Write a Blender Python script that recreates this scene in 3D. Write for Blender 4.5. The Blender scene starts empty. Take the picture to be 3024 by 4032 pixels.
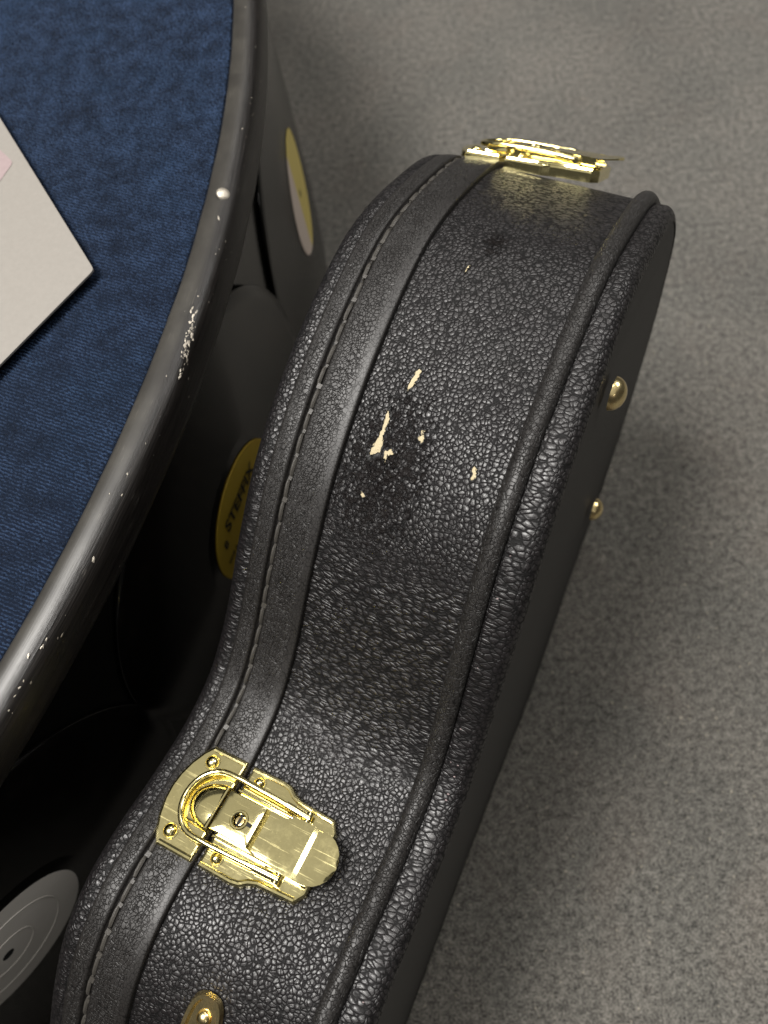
import bpy, math, random
import numpy as np
from mathutils import Vector, Matrix
rnd = random.Random(7); rng = np.random.default_rng(7)
SC = bpy.context.scene

# ---------------------------------------------------------------- camera
cam = bpy.data.cameras.new("camera"); camo = bpy.data.objects.new("camera", cam); SC.collection.objects.link(camo)
cam.sensor_fit = 'VERTICAL'; cam.sensor_height = 36.0; cam.sensor_width = 27.0; cam.lens = 26.786
cam.clip_start = .02; cam.clip_end = 50
camo.matrix_world = Matrix(((.99350858, .04449811, .10469294, 0), (0, .92031949, -.39116752, 0), (-.11375717, .38862829, .91434532, .66), (0, 0, 0, 1)))
cam.dof.use_dof = True; cam.dof.focus_distance = .335; cam.dof.aperture_fstop = 8.0
SC.camera = camo

# ---------------------------------------------------------------- light: shop ceiling and main lamp over the case, plus added unseen lights
world_ = bpy.data.worlds.new("World"); SC.world = world_; world_.use_nodes = True
bg = world_.node_tree.nodes['Background']; bg.inputs[0].default_value = (1.0, .98, .95, 1); bg.inputs[1].default_value = .06
def area(name, direction, dist, sx, sy, radiance, col=(1, .97, .93)):
    d = Vector(direction).normalized(); L = bpy.data.lights.new(name, 'AREA'); L.shape = 'RECTANGLE'; L.size = sx; L.size_y = sy
    L.energy = radiance*math.pi*sx*sy; L.color = col
    o = bpy.data.objects.new(name, L); SC.collection.objects.link(o); o.location = d*dist + Vector((0, 0, .45))
    o.rotation_euler = (-d).to_track_quat('-Z', 'Y').to_euler(); return o
area("lamp_or_fill", (-.36, .06, .93), 2.1, .90, .68, 42)
area("ceiling", (-.1, .1, 1.0), 2.7, 5.5, 5.5, .33, (1, .96, .90))
area("lamp_or_fill", (.15, 1.25, .90), 2.6, .4, .35, 14)  # added light, unseen; kept clear of the lever's reflection
area("lamp_or_fill", (.95, .75, 1.0), 2.6, .8, .6, 15)  # added fill, unseen, to brighten the floor right of the case
area("lamp_or_fill", (.13, .37, .92), 2.2, .34, .34, 22)  # added light, unseen, to draw the bright stripe on the lever crease
area("lamp_or_fill", (.45, -1.2, 1.2), 2.6, .3, .3, 8)  # added small light, unseen, for sparkle on the metal
SC.view_settings.view_transform = 'Standard'; SC.view_settings.look = 'None'; SC.view_settings.exposure = 0; SC.view_settings.gamma = 1
SC.render.engine = 'CYCLES'

# ---------------------------------------------------------------- geometry
# ---- geometry of the case: w runs through its depth, t along its length, h down its width (metres)
FLOORS = 0.66
DW = np.array([0.90767, -0.41386, 0.06964]); TW = np.array([-0.41487, -0.90988, 0.0]); HW = np.array([0.06337, -0.02889, -0.99757])
C0 = -0.1363
def world(w, t, h):
    w = np.asarray(w, float)[..., None]; t = np.asarray(t, float)[..., None]; h = np.asarray(h, float)[..., None]
    return (w + C0) * DW + t * TW + h * HW + np.array([0, 0, FLOORS])
CTRL = [(-.335,.325),(-.313,.303),(-.28,.2875),(-.25,.2775),(-.225,.2738),(-.19,.277),(-.15,.2865),(-.11,.303),(-.075,.3265),(-.04,.354),
        (-.015,.367),(.01,.3695),(.04,.364),(.065,.3565),(.09,.3535),(.115,.359),(.14,.374),(.17,.398),(.205,.425),(.245,.437),(.32,.438),(.45,.44),
        (.55,.44),(.60,.425),(.70,.42),(.755,.43),(.77,.48),(.755,.53),(.70,.54),(.60,.535),(.55,.52),(.45,.52),(.32,.522),(.26,.535),(.22,.565),(.18,.598),
        (.13,.615),(.08,.608),(.03,.594),(-.02,.59),(-.07,.602),(-.12,.625),(-.17,.640),(-.23,.637),(-.28,.617),(-.32,.582),(-.352,.53),(-.368,.47),(-.370,.42),(-.360,.368)]
def catmull(P, n=16):
    P = np.array(P, float); N = len(P); out = []
    for i in range(N):
        p0, p1, p2, p3 = P[i-1], P[i], P[(i+1) % N], P[(i+2) % N]
        d0, d1, d2 = [max(np.hypot(*x), 1e-6) ** .5 for x in (p1-p0, p2-p1, p3-p2)]
        m1 = (p1-p0)/d0 - (p2-p0)/(d0+d1) + (p2-p1)/d1; m2 = (p2-p1)/d1 - (p3-p1)/(d1+d2) + (p3-p2)/d2
        m1 = m1*d1; m2 = m2*d1
        for k in range(n):
            s = k/n
            out.append((2*s**3-3*s**2+1)*p1 + (s**3-2*s**2+s)*m1 + (-2*s**3+3*s**2)*p2 + (s**3-s**2)*m2)
    return np.array(out)
def contour(step=.003):
    Q = catmull(CTRL); Q2 = np.vstack([Q, Q[:1]])
    L = np.concatenate([[0], np.cumsum(np.hypot(*(Q2[1:]-Q2[:-1]).T))])
    n = int(L[-1]/step); s = np.linspace(0, L[-1], n, endpoint=False)
    P = np.stack([np.interp(s, L, Q2[:, 0]), np.interp(s, L, Q2[:, 1])], 1)
    for _ in range(3): P = .5*P + .25*(np.roll(P, 1, 0)+np.roll(P, -1, 0))
    T = np.roll(P, -1, 0)-np.roll(P, 1, 0); T /= np.hypot(*T.T)[:, None]
    for _ in range(6): T = .5*T + .25*(np.roll(T, 1, 0)+np.roll(T, -1, 0)); T /= np.hypot(*T.T)[:, None]
    N = np.stack([T[:, 1], -T[:, 0]], 1)          # outward: up (smaller h) on the upper side
    return s, P, T, N
CS, CP, CT, CN = contour()
OPT = [-.40, -.34, -.31, -.29, -.26, -.24, -.22, -.19, -.165, -.148, -.112, -.096, -.054, -.02, .03, .055, .076, .11, .2]
OPV = [0, 4, 4, 3, 1.5, -1, -2, -4, -7, -11, -12, -11, -7, -4, -1.5, -1, 3, 5, 0]
UP = np.clip((.46-CP[:, 1])/.04, 0, 1)            # only the upper side of the case
OPM = np.interp(CP[:, 0], OPT, OPV)*1e-3*UP
for _ in range(10): OPM = .5*OPM + .25*(np.roll(OPM, 1)+np.roll(OPM, -1))
WPIP = .08625
def wback(h): return .1017 - .027*(h-.285)
WBA = wback(CP[:, 1]) - .0046*np.clip((-.09-CP[:, 0])/.13, 0, 1)
def surf(i, w, out):
    """point of the side at contour sample i (may be fractional), depth w, raised by out"""
    i = np.asarray(i, float); w = np.asarray(w, float)
    n = len(CS); i0 = np.floor(i).astype(int) % n; i1 = (i0+1) % n; f = (i-np.floor(i))
    lerp = lambda A: A[i0]*(1-f)[..., None] + A[i1]*f[..., None] if A.ndim == 2 else A[i0]*(1-f)+A[i1]*f
    P = lerp(CP); N = lerp(CN); o = lerp(OPM)
    off = -o*np.clip(w/WPIP, 0, 1.0) + out
    X = P + N*off[..., None] if np.ndim(off) else P + N*off
    return world(w, X[..., 0], X[..., 1])
def index_at(t):
    m = np.where((CP[:, 1] < .45))[0]; j = m[np.argmin(abs(CP[m, 0]-t))]
    return float(j)

# ---------------------------------------------------------------- materials
def srgb(r, g, b): return tuple(((x/255)/12.92 if x/255 <= .04045 else ((x/255+.055)/1.055)**2.4) for x in (r, g, b)) + (1,)
class NT:
    def __init__(s, name):
        s.m = bpy.data.materials.new(name); s.m.use_nodes = True; s.t = s.m.node_tree; s.N = s.t.nodes; s.L = s.t.links
        s.b = s.N['Principled BSDF']; s.out = s.N['Material Output']
    def n(s, kind, **kw):
        nd = s.N.new(kind)
        for k, v in kw.items():
            if k == 'ins':
                for kk, vv in v.items():
                    if hasattr(vv, 'is_output') or isinstance(vv, bpy.types.NodeSocket): s.L.new(vv, nd.inputs[kk])
                    else: nd.inputs[kk].default_value = vv
            else: setattr(nd, k, v)
        return nd
    def math(s, op, a, b=None, c=None, clamp=False):
        nd = s.N.new('ShaderNodeMath'); nd.operation = op; nd.use_clamp = clamp
        for i, v in enumerate((a, b, c)):
            if v is None: continue
            if isinstance(v, bpy.types.NodeSocket): s.L.new(v, nd.inputs[i])
            else: nd.inputs[i].default_value = v
        return nd.outputs[0]
    def ramp(s, x, lo, hi, a=0., b=1.):
        nd = s.N.new('ShaderNodeMapRange'); nd.interpolation_type = 'SMOOTHSTEP'; s.L.new(x, nd.inputs[0])
        nd.inputs[1].default_value = lo; nd.inputs[2].default_value = hi; nd.inputs[3].default_value = a; nd.inputs[4].default_value = b
        return nd.outputs[0]
    def mixc(s, f, a, b):
        nd = s.N.new('ShaderNodeMix'); nd.data_type = 'RGBA'
        for i, v in ((0, f), (6, a), (7, b)):
            if isinstance(v, bpy.types.NodeSocket): s.L.new(v, nd.inputs[i])
            else: nd.inputs[i].default_value = v
        return nd.outputs[2]
    def noise(s, vec, scale, detail=3, rough=.55, dim='3D'):
        nd = s.n('ShaderNodeTexNoise', noise_dimensions=dim); s.L.new(vec, nd.inputs['Vector'])
        nd.inputs['Scale'].default_value = scale; nd.inputs['Detail'].default_value = detail; nd.inputs['Roughness'].default_value = rough
        return nd
    def uv(s): return s.n('ShaderNodeUVMap').outputs[0]
    def obj(s): return s.n('ShaderNodeTexCoord').outputs['Object']
    def scale(s, vec, v):
        nd = s.n('ShaderNodeVectorMath', operation='MULTIPLY'); s.L.new(vec, nd.inputs[0]); nd.inputs[1].default_value = v; return nd.outputs[0]
    def warp(s, vec, scale, amt):
        nz = s.noise(vec, scale, 2)
        a = s.n('ShaderNodeVectorMath', operation='SUBTRACT'); s.L.new(nz.outputs['Color'], a.inputs[0]); a.inputs[1].default_value = (.5, .5, .5)
        b = s.n('ShaderNodeVectorMath', operation='MULTIPLY_ADD'); s.L.new(a.outputs[0], b.inputs[0]); b.inputs[1].default_value = (amt,)*3; s.L.new(vec, b.inputs[2])
        return b.outputs[0]
    def vor(s, vec, scale, feat='DISTANCE_TO_EDGE', rnd_=1.0):
        nd = s.n('ShaderNodeTexVoronoi', feature=feat); s.L.new(vec, nd.inputs['Vector']); nd.inputs['Scale'].default_value = scale
        nd.inputs['Randomness'].default_value = rnd_; return nd
    def bump(s, h, dist, strength=1.0, normal=None):
        nd = s.n('ShaderNodeBump'); s.L.new(h, nd.inputs['Height']); nd.inputs['Distance'].default_value = dist; nd.inputs['Strength'].default_value = strength
        if normal is not None: s.L.new(normal, nd.inputs['Normal'])
        return nd.outputs[0]
    def set(s, **kw):
        M = dict(color='Base Color', rough='Roughness', metal='Metallic', normal='Normal', spec='Specular IOR Level', sheen='Sheen Weight', coat='Coat Weight', coatr='Coat Roughness')
        for k, v in kw.items():
            i = s.b.inputs[M[k]]
            if isinstance(v, bpy.types.NodeSocket): s.L.new(v, i)
            else: i.default_value = v
        return s

def leather():
    s = NT('grained_leather'); uv = s.uv()
    at = s.n('ShaderNodeAttribute', attribute_name='wrinkle').outputs['Fac']
    w = s.warp(uv, 160, .0022)
    big = s.noise(uv, 28, 3)
    def grain(vec, sc, cre):
        v = s.vor(vec, sc, rnd_=.88); f1 = s.vor(vec, sc, 'F1', .88)
        e1 = s.ramp(v.outputs['Distance'], 0, cre); dome = s.ramp(f1.outputs['Distance'], .20, .66, 1.0, 0.0)
        v2 = s.vor(vec, sc*1.55); e2 = s.ramp(v2.outputs['Distance'], 0, .06)
        return s.math('ADD', s.math('ADD', s.math('MULTIPLY', e1, .42), s.math('MULTIPLY', dome, .46)), s.math('MULTIPLY', e2, .12))
    ga = grain(w, 465, .15)
    rot = s.n('ShaderNodeMapping'); s.L.new(w, rot.inputs[0]); rot.inputs['Rotation'].default_value = (0, 0, -.22); rot.inputs['Scale'].default_value = (1.15, .48, 1)
    gb = grain(rot.outputs[0], 440, .20)
    m = s.ramp(s.math('ADD', at, s.math('MULTIPLY', s.math('SUBTRACT', big.outputs['Fac'], .5), .9)), .25, .75)
    h = s.math('ADD', s.math('MULTIPLY', ga, s.math('SUBTRACT', 1.0, m)), s.math('MULTIPLY', gb, m))
    fine = s.noise(uv, 2600, 2)
    pat = s.noise(uv, 260, 6, .75)
    scuff = s.n('ShaderNodeAttribute', attribute_name='scuff').outputs['Fac']
    sm = s.ramp(s.math('MULTIPLY', scuff, s.math('MULTIPLY_ADD', pat.outputs['Fac'], 4.6, -1.75)), .42, .60)
    sn = s.noise(uv, 900, 4, .7)
    pit = s.ramp(s.math('MULTIPLY', scuff, s.noise(uv, 420, 4, .7).outputs['Fac']), .59, .65)
    h2 = s.math('ADD', s.math('ADD', h, s.math('MULTIPLY', fine.outputs['Fac'], .06)), s.math('MULTIPLY', s.math('MULTIPLY', sn.outputs['Fac'], sm), 1.9))
    h2 = s.math('SUBTRACT', h2, s.math('MULTIPLY', pit, 1.3))
    amp = s.math('MULTIPLY_ADD', big.outputs['Fac'], .8, .6)
    h3 = s.math('MULTIPLY', h2, amp)
    soft = s.bump(s.noise(uv, 45, 3).outputs['Fac'], .0012, .5)
    nrm = s.bump(h3, .00032, 1.0, soft)
    col = s.mixc(s.ramp(h, .1, .8), (.0020, .0017, .0018, 1), (.0085, .0070, .0074, 1))  # grain creases darkened in the colour to stand for cavity shade
    col = s.mixc(sm, col, (.009, .0075, .0072, 1))
    ro = s.math('ADD', s.math('MULTIPLY_ADD', s.noise(uv, 120, 3).outputs['Fac'], .12, .33), s.math('MULTIPLY', s.math('SUBTRACT', 1.0, s.ramp(h, .1, .7)), .25))
    ro = s.math('SUBTRACT', ro, s.math('MULTIPLY', sm, .04))
    sp = s.math('MULTIPLY', s.ramp(h, .15, .8, .22, .66), s.math('SUBTRACT', 1.0, s.math('MULTIPLY', s.math('MAXIMUM', pit, s.math('MULTIPLY', sm, .75)), .85)))  # creases reflect less: cavity shade put into the specular; scuffs duller too
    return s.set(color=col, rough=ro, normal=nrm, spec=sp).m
def trim_leather(name='pebbled_trim', scale=560, edges=True, cre=.09):
    s = NT(name); uv = s.uv(); w = s.warp(uv, 240, .0012)
    v = s.vor(w, scale); e = s.ramp(v.outputs['Distance'], 0, cre)
    v2 = s.vor(w, scale*.62); e2 = s.ramp(v2.outputs['Distance'], 0, .05)
    big = s.noise(uv, 60, 3)
    mask = s.ramp(big.outputs['Fac'], .3, .55, .35, 1)
    streak = s.noise(s.scale(uv, (30, 1500, 1)), 1, 3)
    if edges:
        ed = s.n('ShaderNodeAttribute', attribute_name='plain').outputs['Fac']
        mask = s.math('MULTIPLY', mask, s.math('SUBTRACT', 1.0, ed))
        st = s.math('MULTIPLY', s.math('MULTIPLY', streak.outputs['Fac'], ed), .35)
    h = s.math('MULTIPLY', s.math('MULTIPLY', e, e2), mask)
    if edges: h = s.math('ADD', h, st)
    h = s.math('ADD', h, s.math('MULTIPLY', s.noise(uv, 2200, 2).outputs['Fac'], .12))
    nrm = s.bump(h, .00024, 1.0, s.bump(s.noise(uv, 60, 3).outputs['Fac'], .0008, .4))
    col = s.mixc(e, (.0045, .004, .0037, 1), (.0130, .0115, .0105, 1))
    dust = s.ramp(s.noise(uv, 900, 4, .7).outputs['Fac'], .69, .76)
    col = s.mixc(s.math('MULTIPLY', dust, .5), col, (.16, .14, .11, 1))
    ro = s.math('MULTIPLY_ADD', s.noise(uv, 90, 3).outputs['Fac'], .14, .40)
    return s.set(color=col, rough=ro, normal=nrm, spec=s.ramp(e, .1, .9, .28, .56)).m
def plain_black(name, col, rough, b=.0001, sc=900, spec=.5):
    s = NT(name); o = s.obj(); nz = s.noise(o, sc, 3)
    c = s.mixc(nz.outputs['Fac'], tuple(x*.7 for x in col[:3])+(1,), tuple(x*1.3 for x in col[:3])+(1,))
    return s.set(color=c, rough=rough, normal=s.bump(nz.outputs['Fac'], b, .8), spec=spec).m
def gold():
    s = NT('polished_brass'); o = s.obj()
    nz = s.noise(o, 60, 3); fine = s.noise(o, 700, 4, .65); speck = s.ramp(s.noise(o, 1100, 3, .7).outputs['Fac'], .66, .76)
    c = s.mixc(nz.outputs['Fac'], (.93, .81, .38, 1), (.98, .88, .46, 1)); c = s.mixc(s.math('MULTIPLY', speck, .4), c, (.72, .55, .2, 1))
    mp = s.n('ShaderNodeMapping'); s.L.new(o, mp.inputs[0]); mp.inputs['Rotation'].default_value = (.2, .1, .9); mp.inputs['Scale'].default_value = (60, 1400, 60)
    scr = s.ramp(s.noise(mp.outputs[0], 1, 2, .5).outputs['Fac'], .60, .70); smear = s.ramp(s.noise(o, 150, 3, .6).outputs['Fac'], .45, .65)
    ro = s.math('ADD', s.math('ADD', s.math('MULTIPLY_ADD', fine.outputs['Fac'], .10, .06), s.math('MULTIPLY', speck, .12)), s.math('ADD', s.math('MULTIPLY', scr, .10), s.math('MULTIPLY', smear, .03)))
    return s.set(color=c, metal=1.0, rough=ro, normal=s.bump(s.noise(o, 90, 2).outputs['Fac'], .0002, .2)).m
def dull_brass():
    s = NT('worn_brass'); o = s.obj(); nz = s.noise(o, 220, 4, .6)
    c = s.mixc(s.ramp(nz.outputs['Fac'], .4, .7), (.86, .70, .36, 1), (.60, .45, .22, 1))
    return s.set(color=c, metal=1.0, rough=s.math('MULTIPLY_ADD', nz.outputs['Fac'], .25, .12), normal=s.bump(nz.outputs['Fac'], .0003, .4)).m
def floor_mat():
    s = NT('grey_floor_carpet'); o = s.obj()
    a = s.noise(o, 640, 3, .8); b = s.noise(o, 170, 4, .6); c = s.noise(o, 9, 3); d = s.noise(o, 3.2, 2)
    k = s.math('ADD', s.math('MULTIPLY', a.outputs['Fac'], .72), s.math('MULTIPLY', b.outputs['Fac'], .28))
    col = s.mixc(s.ramp(k, .36, .66), (.010, .0096, .0088, 1), (.300, .282, .248, 1))
    col = s.mixc(s.math('MULTIPLY', s.ramp(c.outputs['Fac'], .42, .62), .35), col, s.mixc(s.ramp(k, .36, .66), (.010, .0108, .010, 1), (.200, .200, .180, 1)))
    col = s.mixc(s.math('MULTIPLY', s.ramp(s.noise(o, 14, 3).outputs['Fac'], .52, .68), .14), col, (.15, .12, .10, 1))
    lint = s.ramp(s.noise(o, 300, 2, .5).outputs['Fac'], .68, .73)
    col = s.mixc(lint, col, (.42, .38, .30, 1))
    sh = s.n('ShaderNodeHueSaturation'); s.L.new(col, sh.inputs['Color']); s.L.new(s.ramp(d.outputs['Fac'], .35, .65, .86, 1.06), sh.inputs['Value'])
    return s.set(color=sh.outputs[0], rough=.95, normal=s.bump(k, .003, .9), spec=.15, sheen=.15).m
def blue_mat():
    s = NT('blue_rib_carpet'); o = s.obj()
    a = s.noise(o, 700, 3, .7); b = s.noise(o, 22, 4, .6); c = s.noise(o, 90, 3, .6)
    k = s.math('ADD', s.math('MULTIPLY', a.outputs['Fac'], .6), s.math('MULTIPLY', c.outputs['Fac'], .4))
    col = s.mixc(s.ramp(k, .35, .66), (.0022, .0048, .011, 1), (.024, .044, .090, 1))
    col = s.mixc(s.math('MULTIPLY', s.ramp(b.outputs['Fac'], .45, .70), .22), col, (.014, .038, .085, 1))
    return s.set(color=col, rough=.9, spec=.15, sheen=.05, normal=s.bump(a.outputs['Fac'], .0006, .6)).m
def rim_mat():
    s = NT('lacquered_dark_rim'); uv = s.uv()
    st = s.noise(s.scale(uv, (14, 900, 1)), 1, 5, .65); st2 = s.noise(s.scale(uv, (40, 2600, 1)), 1, 3, .6)
    blot = s.noise(uv, 40, 4, .6)
    k = s.math('ADD', s.math('MULTIPLY', st.outputs['Fac'], .6), s.math('MULTIPLY', st2.outputs['Fac'], .4))
    sep = s.n('ShaderNodeSeparateXYZ'); s.L.new(uv, sep.inputs[0]); side = s.ramp(s.math('ADD', sep.outputs['Y'], s.math('MULTIPLY', st.outputs['Fac'], .004)), .0235, .0285)
    col = s.mixc(s.ramp(k, .38, .62), (.003, .0026, .0023, 1), (.017, .0145, .013, 1))
    top = s.mixc(s.ramp(blot.outputs['Fac'], .3, .7), (.026, .024, .021, 1), (.044, .041, .035, 1))
    col = s.mixc(side, top, col); k = s.math('ADD', s.math('MULTIPLY', k, s.math('MULTIPLY_ADD', side, .85, .15)), s.math('MULTIPLY', s.math('SUBTRACT', 1.0, side), .40))
    scr = s.math('MULTIPLY', s.ramp(st2.outputs['Fac'], .60, .70), s.ramp(blot.outputs['Fac'], .52, .66))
    col = s.mixc(s.math('MULTIPLY', scr, .6), col, (.33, .30, .26, 1))
    pk = s.ramp(s.noise(uv, 420, 3, .7).outputs['Fac'], .72, .77)
    col = s.mixc(s.math('MULTIPLY', pk, .5), col, (.5, .47, .42, 1))
    ro = s.math('MULTIPLY_ADD', k, .34, .20)
    return s.set(color=col, rough=ro, spec=.42, normal=s.bump(s.math('ADD', k, s.math('MULTIPLY', pk, .8)), .0005, .7)).m
def vinyl_mat():
    s = NT('black_vinyl'); uv = s.uv()       # v = radius in metres, u = turn
    g = s.noise(s.scale(uv, (.6, 1, 1)), 2600, 2, .5)
    sep = s.n('ShaderNodeSeparateXYZ'); s.L.new(uv, sep.inputs[0])
    r = sep.outputs['Y']
    wv = s.math('SINE', s.math('MULTIPLY', r, 7000.0))
    band = s.noise(s.n('ShaderNodeCombineXYZ', ins={'X': r}).outputs[0], 160, 3)
    dead = s.math('MULTIPLY', s.ramp(r, .058, .060), s.math('SUBTRACT', 1.0, s.ramp(r, .1455, .1465)))
    h = s.math('MULTIPLY', s.math('ADD', s.math('MULTIPLY', wv, .5), band.outputs['Fac']), dead)
    dust = s.noise(s.obj(), 40, 5, .7)
    col = s.mixc(s.ramp(dust.outputs['Fac'], .5, .8), (.002, .0018, .0016, 1), (.0075, .0066, .0056, 1))
    return s.set(color=col, rough=s.math('MULTIPLY_ADD', dust.outputs['Fac'], .10, .05), spec=.42, normal=s.bump(h, .00005, .6)).m
def label_mat(name, c1, c2, split=False):
    s = NT(name); uv = s.uv(); o = s.obj(); nz = s.noise(o, 120, 3)
    col = s.mixc(nz.outputs['Fac'], c1, c2)
    if split:
        sep = s.n('ShaderNodeSeparateXYZ'); s.L.new(o, sep.inputs[0])
        col = s.mixc(s.ramp(sep.outputs['Y'], -.016, -.010), c1, c2)
    return s.set(color=col, rough=.5, spec=.35, normal=s.bump(nz.outputs['Fac'], .0001, .5)).m
def flat_mat(name, c, rough=.6, bumpd=.0001, sc=400):
    s = NT(name); nz = s.noise(s.obj(), sc, 4, .6)
    return s.set(color=s.mixc(nz.outputs['Fac'], tuple(x*.9 for x in c[:3])+(1,), tuple(min(1, x*1.1) for x in c[:3])+(1,)), rough=rough, normal=s.bump(nz.outputs['Fac'], bumpd, .6)).m

M = dict(leather=leather(), trim=trim_leather(), pip=trim_leather('pebbled_piping', 520, False, .08),
         back=plain_black('smooth_black_back', (.0085, .008, .007, 1), .55, .0007, 650, .4), dark=plain_black('black_rubber', (.006, .006, .006, 1), .6),
         thread=plain_black('waxed_thread', (.05, .046, .040, 1), .36, .0002, 3000), gold=gold(), brass=dull_brass(), floor=floor_mat(), blue=blue_mat(), backing=plain_black('gap_shade_backing', (.006, .010, .020, 1), .9, .0003, 600, .1), rim=rim_mat(),
         vinyl=vinyl_mat(), wall=plain_black('gloss_black_wall', (.003, .003, .0027, 1), .16), hole=flat_mat('dark_hole', (.004, .004, .004), .8),
         yl=label_mat('yellow_label', (.56, .38, .03, 1), (.62, .44, .045, 1)), cream=label_mat('two_tone_label', (.50, .42, .36, 1), (.52, .42, .12, 1), True),
         grey=label_mat('grey_label', (.60, .57, .52, 1), (.66, .63, .58, 1)), ink=flat_mat('black_ink', (.02, .018, .012), .6), card=flat_mat('cream_card', (.245, .228, .205), .45, .00003),
         stick=flat_mat('pink_sticker', (.29, .225, .225), .5, .00003), chip=flat_mat('bare_board', (.50, .425, .27), .8, .0009, 1500),
         silver=flat_mat('bare_metal_fleck', (.55, .50, .42), .35, .0006, 1500), hair=flat_mat('lint_hair', (.16, .15, .14), .7))
M['silver'].node_tree.nodes['Principled BSDF'].inputs['Metallic'].default_value = .7

# ---------------------------------------------------------------- mesh helpers
def mesh_obj(name, V, F, mat, parent=None, origin=None, matrix=None, smooth=True, uv=None, attrs=None):
    """V are world coordinates (origin / matrix: the frame the mesh is stored in)"""
    me = bpy.data.meshes.new(name)
    V = np.asarray(V, float)
    if origin is not None: V = V - np.asarray(origin)
    me.from_pydata(V.tolist(), [], F if isinstance(F, list) else [list(f) for f in F])
    if uv is not None:
        l = me.uv_layers.new(name='UVMap'); vi = np.empty(len(me.loops), int); me.loops.foreach_get('vertex_index', vi)
        l.data.foreach_set('uv', np.asarray(uv, float)[vi].ravel())
    for k, a in (attrs or {}).items():
        at = me.attributes.new(k, 'FLOAT', 'POINT'); at.data.foreach_set('value', np.asarray(a, float))
    if smooth: me.polygons.foreach_set('use_smooth', [True]*len(me.polygons))
    me.materials.append(mat); me.update()
    o = bpy.data.objects.new(name, me); SC.collection.objects.link(o)
    if parent is not None: o.parent = parent
    if matrix is not None: o.matrix_basis = matrix
    return o
def tag(o, label=None, cat=None, group=None, kind=None):
    for k, v in (('label', label), ('category', cat), ('group', group), ('kind', kind)):
        if v: o[k] = v
    return o
def empty(name, loc):
    o = bpy.data.objects.new(name, None); o.location = loc; o.empty_display_size = .05; SC.collection.objects.link(o); return o
def grid_faces(nu, nv, closed_u=True, closed_v=False):
    F = []
    for i in range(nu if closed_u else nu-1):
        for j in range(nv if closed_v else nv-1):
            i1 = (i+1) % nu; j1 = (j+1) % nv
            F.append([i*nv+j, i1*nv+j, i1*nv+j1, i*nv+j1])
    return F
class MB:                                        # small solids in local coordinates
    def __init__(s): s.V = []; s.F = []
    def add(s, V, F):
        n = len(s.V); s.V += [tuple(v) for v in V]; s.F += [[i+n for i in f] for f in F]; return s
    def prism(s, pts, z0, z1, bev=0., top_in=0.):
        """extruded outline (ccw) with a small bevelled upper edge"""
        P = np.array(pts, float); n = len(P)
        def inset(d):
            Q = []
            for i in range(n):
                a, b, c = P[i-1], P[i], P[(i+1) % n]; e1 = (b-a)/np.hypot(*(b-a)); e2 = (c-b)/np.hypot(*(c-b))
                n1 = np.array([-e1[1], e1[0]]); n2 = np.array([-e2[1], e2[0]]); m = n1+n2; k = max(m@m, .5)
                Q.append(b+m*2*d/k)
            return np.array(Q)
        rings = [(P, z0)]
        if bev > 0:
            for q in (0, .3, .65, 1.0):
                an = q*math.pi/2; rings.append((inset(bev*(1-math.cos(an))), z1-bev+bev*math.sin(an)))
        else: rings.append((P, z1))
        V = []; F = []
        for R, z in rings: V += [(x, y, z) for x, y in R]
        for k in range(len(rings)-1):
            for i in range(n):
                j = (i+1) % n; F.append([k*n+i, k*n+j, (k+1)*n+j, (k+1)*n+i])
        F.append(list(range((len(rings)-1)*n, len(rings)*n))); F.append(list(range(n))[::-1])
        return s.add(V, F)
    def dome(s, c, r, hgt, seg=20, rings=6, ring_w=0.):
        V = []; F = []; prof = [(r+ring_w, 0)] if ring_w else []
        if ring_w: prof += [(r+ring_w*.8, hgt*.16), (r+ring_w*.2, hgt*.16)]
        prof += [(r*math.cos(a), hgt*math.sin(a)) for a in np.linspace(0, math.pi/2, rings)[:-1]]
        for rr, z in prof:
            for i in range(seg): V.append((c[0]+rr*math.cos(2*math.pi*i/seg), c[1]+rr*math.sin(2*math.pi*i/seg), c[2]+z))
        V.append((c[0], c[1], c[2]+hgt)); n = len(prof)
        for k in range(n-1):
            for i in range(seg): j = (i+1) % seg; F.append([k*seg+i, k*seg+j, (k+1)*seg+j, (k+1)*seg+i])
        for i in range(seg): F.append([(n-1)*seg+i, (n-1)*seg+(i+1) % seg, n*seg])
        return s.add(V, F)
    def tube(s, pts, r, seg=10, cap=True):
        P = np.array(pts, float); n = len(P); V = []; F = []
        rr = np.broadcast_to(r, (n,))
        up = np.array([0, 0, 1.])
        for i in range(n):
            t = P[min(i+1, n-1)]-P[max(i-1, 0)]; t = t/np.linalg.norm(t); a = np.cross(t, up)
            if np.linalg.norm(a) < 1e-3: a = np.cross(t, [1, 0, 0])
            a /= np.linalg.norm(a); b = np.cross(t, a)
            for k in range(seg): V.append(P[i]+rr[i]*(math.cos(2*math.pi*k/seg)*a+math.sin(2*math.pi*k/seg)*b))
        for i in range(n-1):
            for k in range(seg): l = (k+1) % seg; F.append([i*seg+k, i*seg+l, (i+1)*seg+l, (i+1)*seg+k])
        if cap: F.append(list(range(seg))[::-1]); F.append(list(range((n-1)*seg, n*seg)))
        return s.add(V, F)
    def build(s, name, mat, parent=None, matrix=None, smooth=True, origin=None, sharp=35):
        o = mesh_obj(name, s.V, s.F, mat, parent, origin=origin, matrix=matrix, smooth=smooth)
        if smooth:
            import bmesh
            bm = bmesh.new(); bm.from_mesh(o.data); bmesh.ops.recalc_face_normals(bm, faces=bm.faces)
            for e in bm.edges:
                if len(e.link_faces) == 2 and e.calc_face_angle(0) > math.radians(sharp): e.smooth = False
            bm.to_mesh(o.data); bm.free()
        return o
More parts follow.
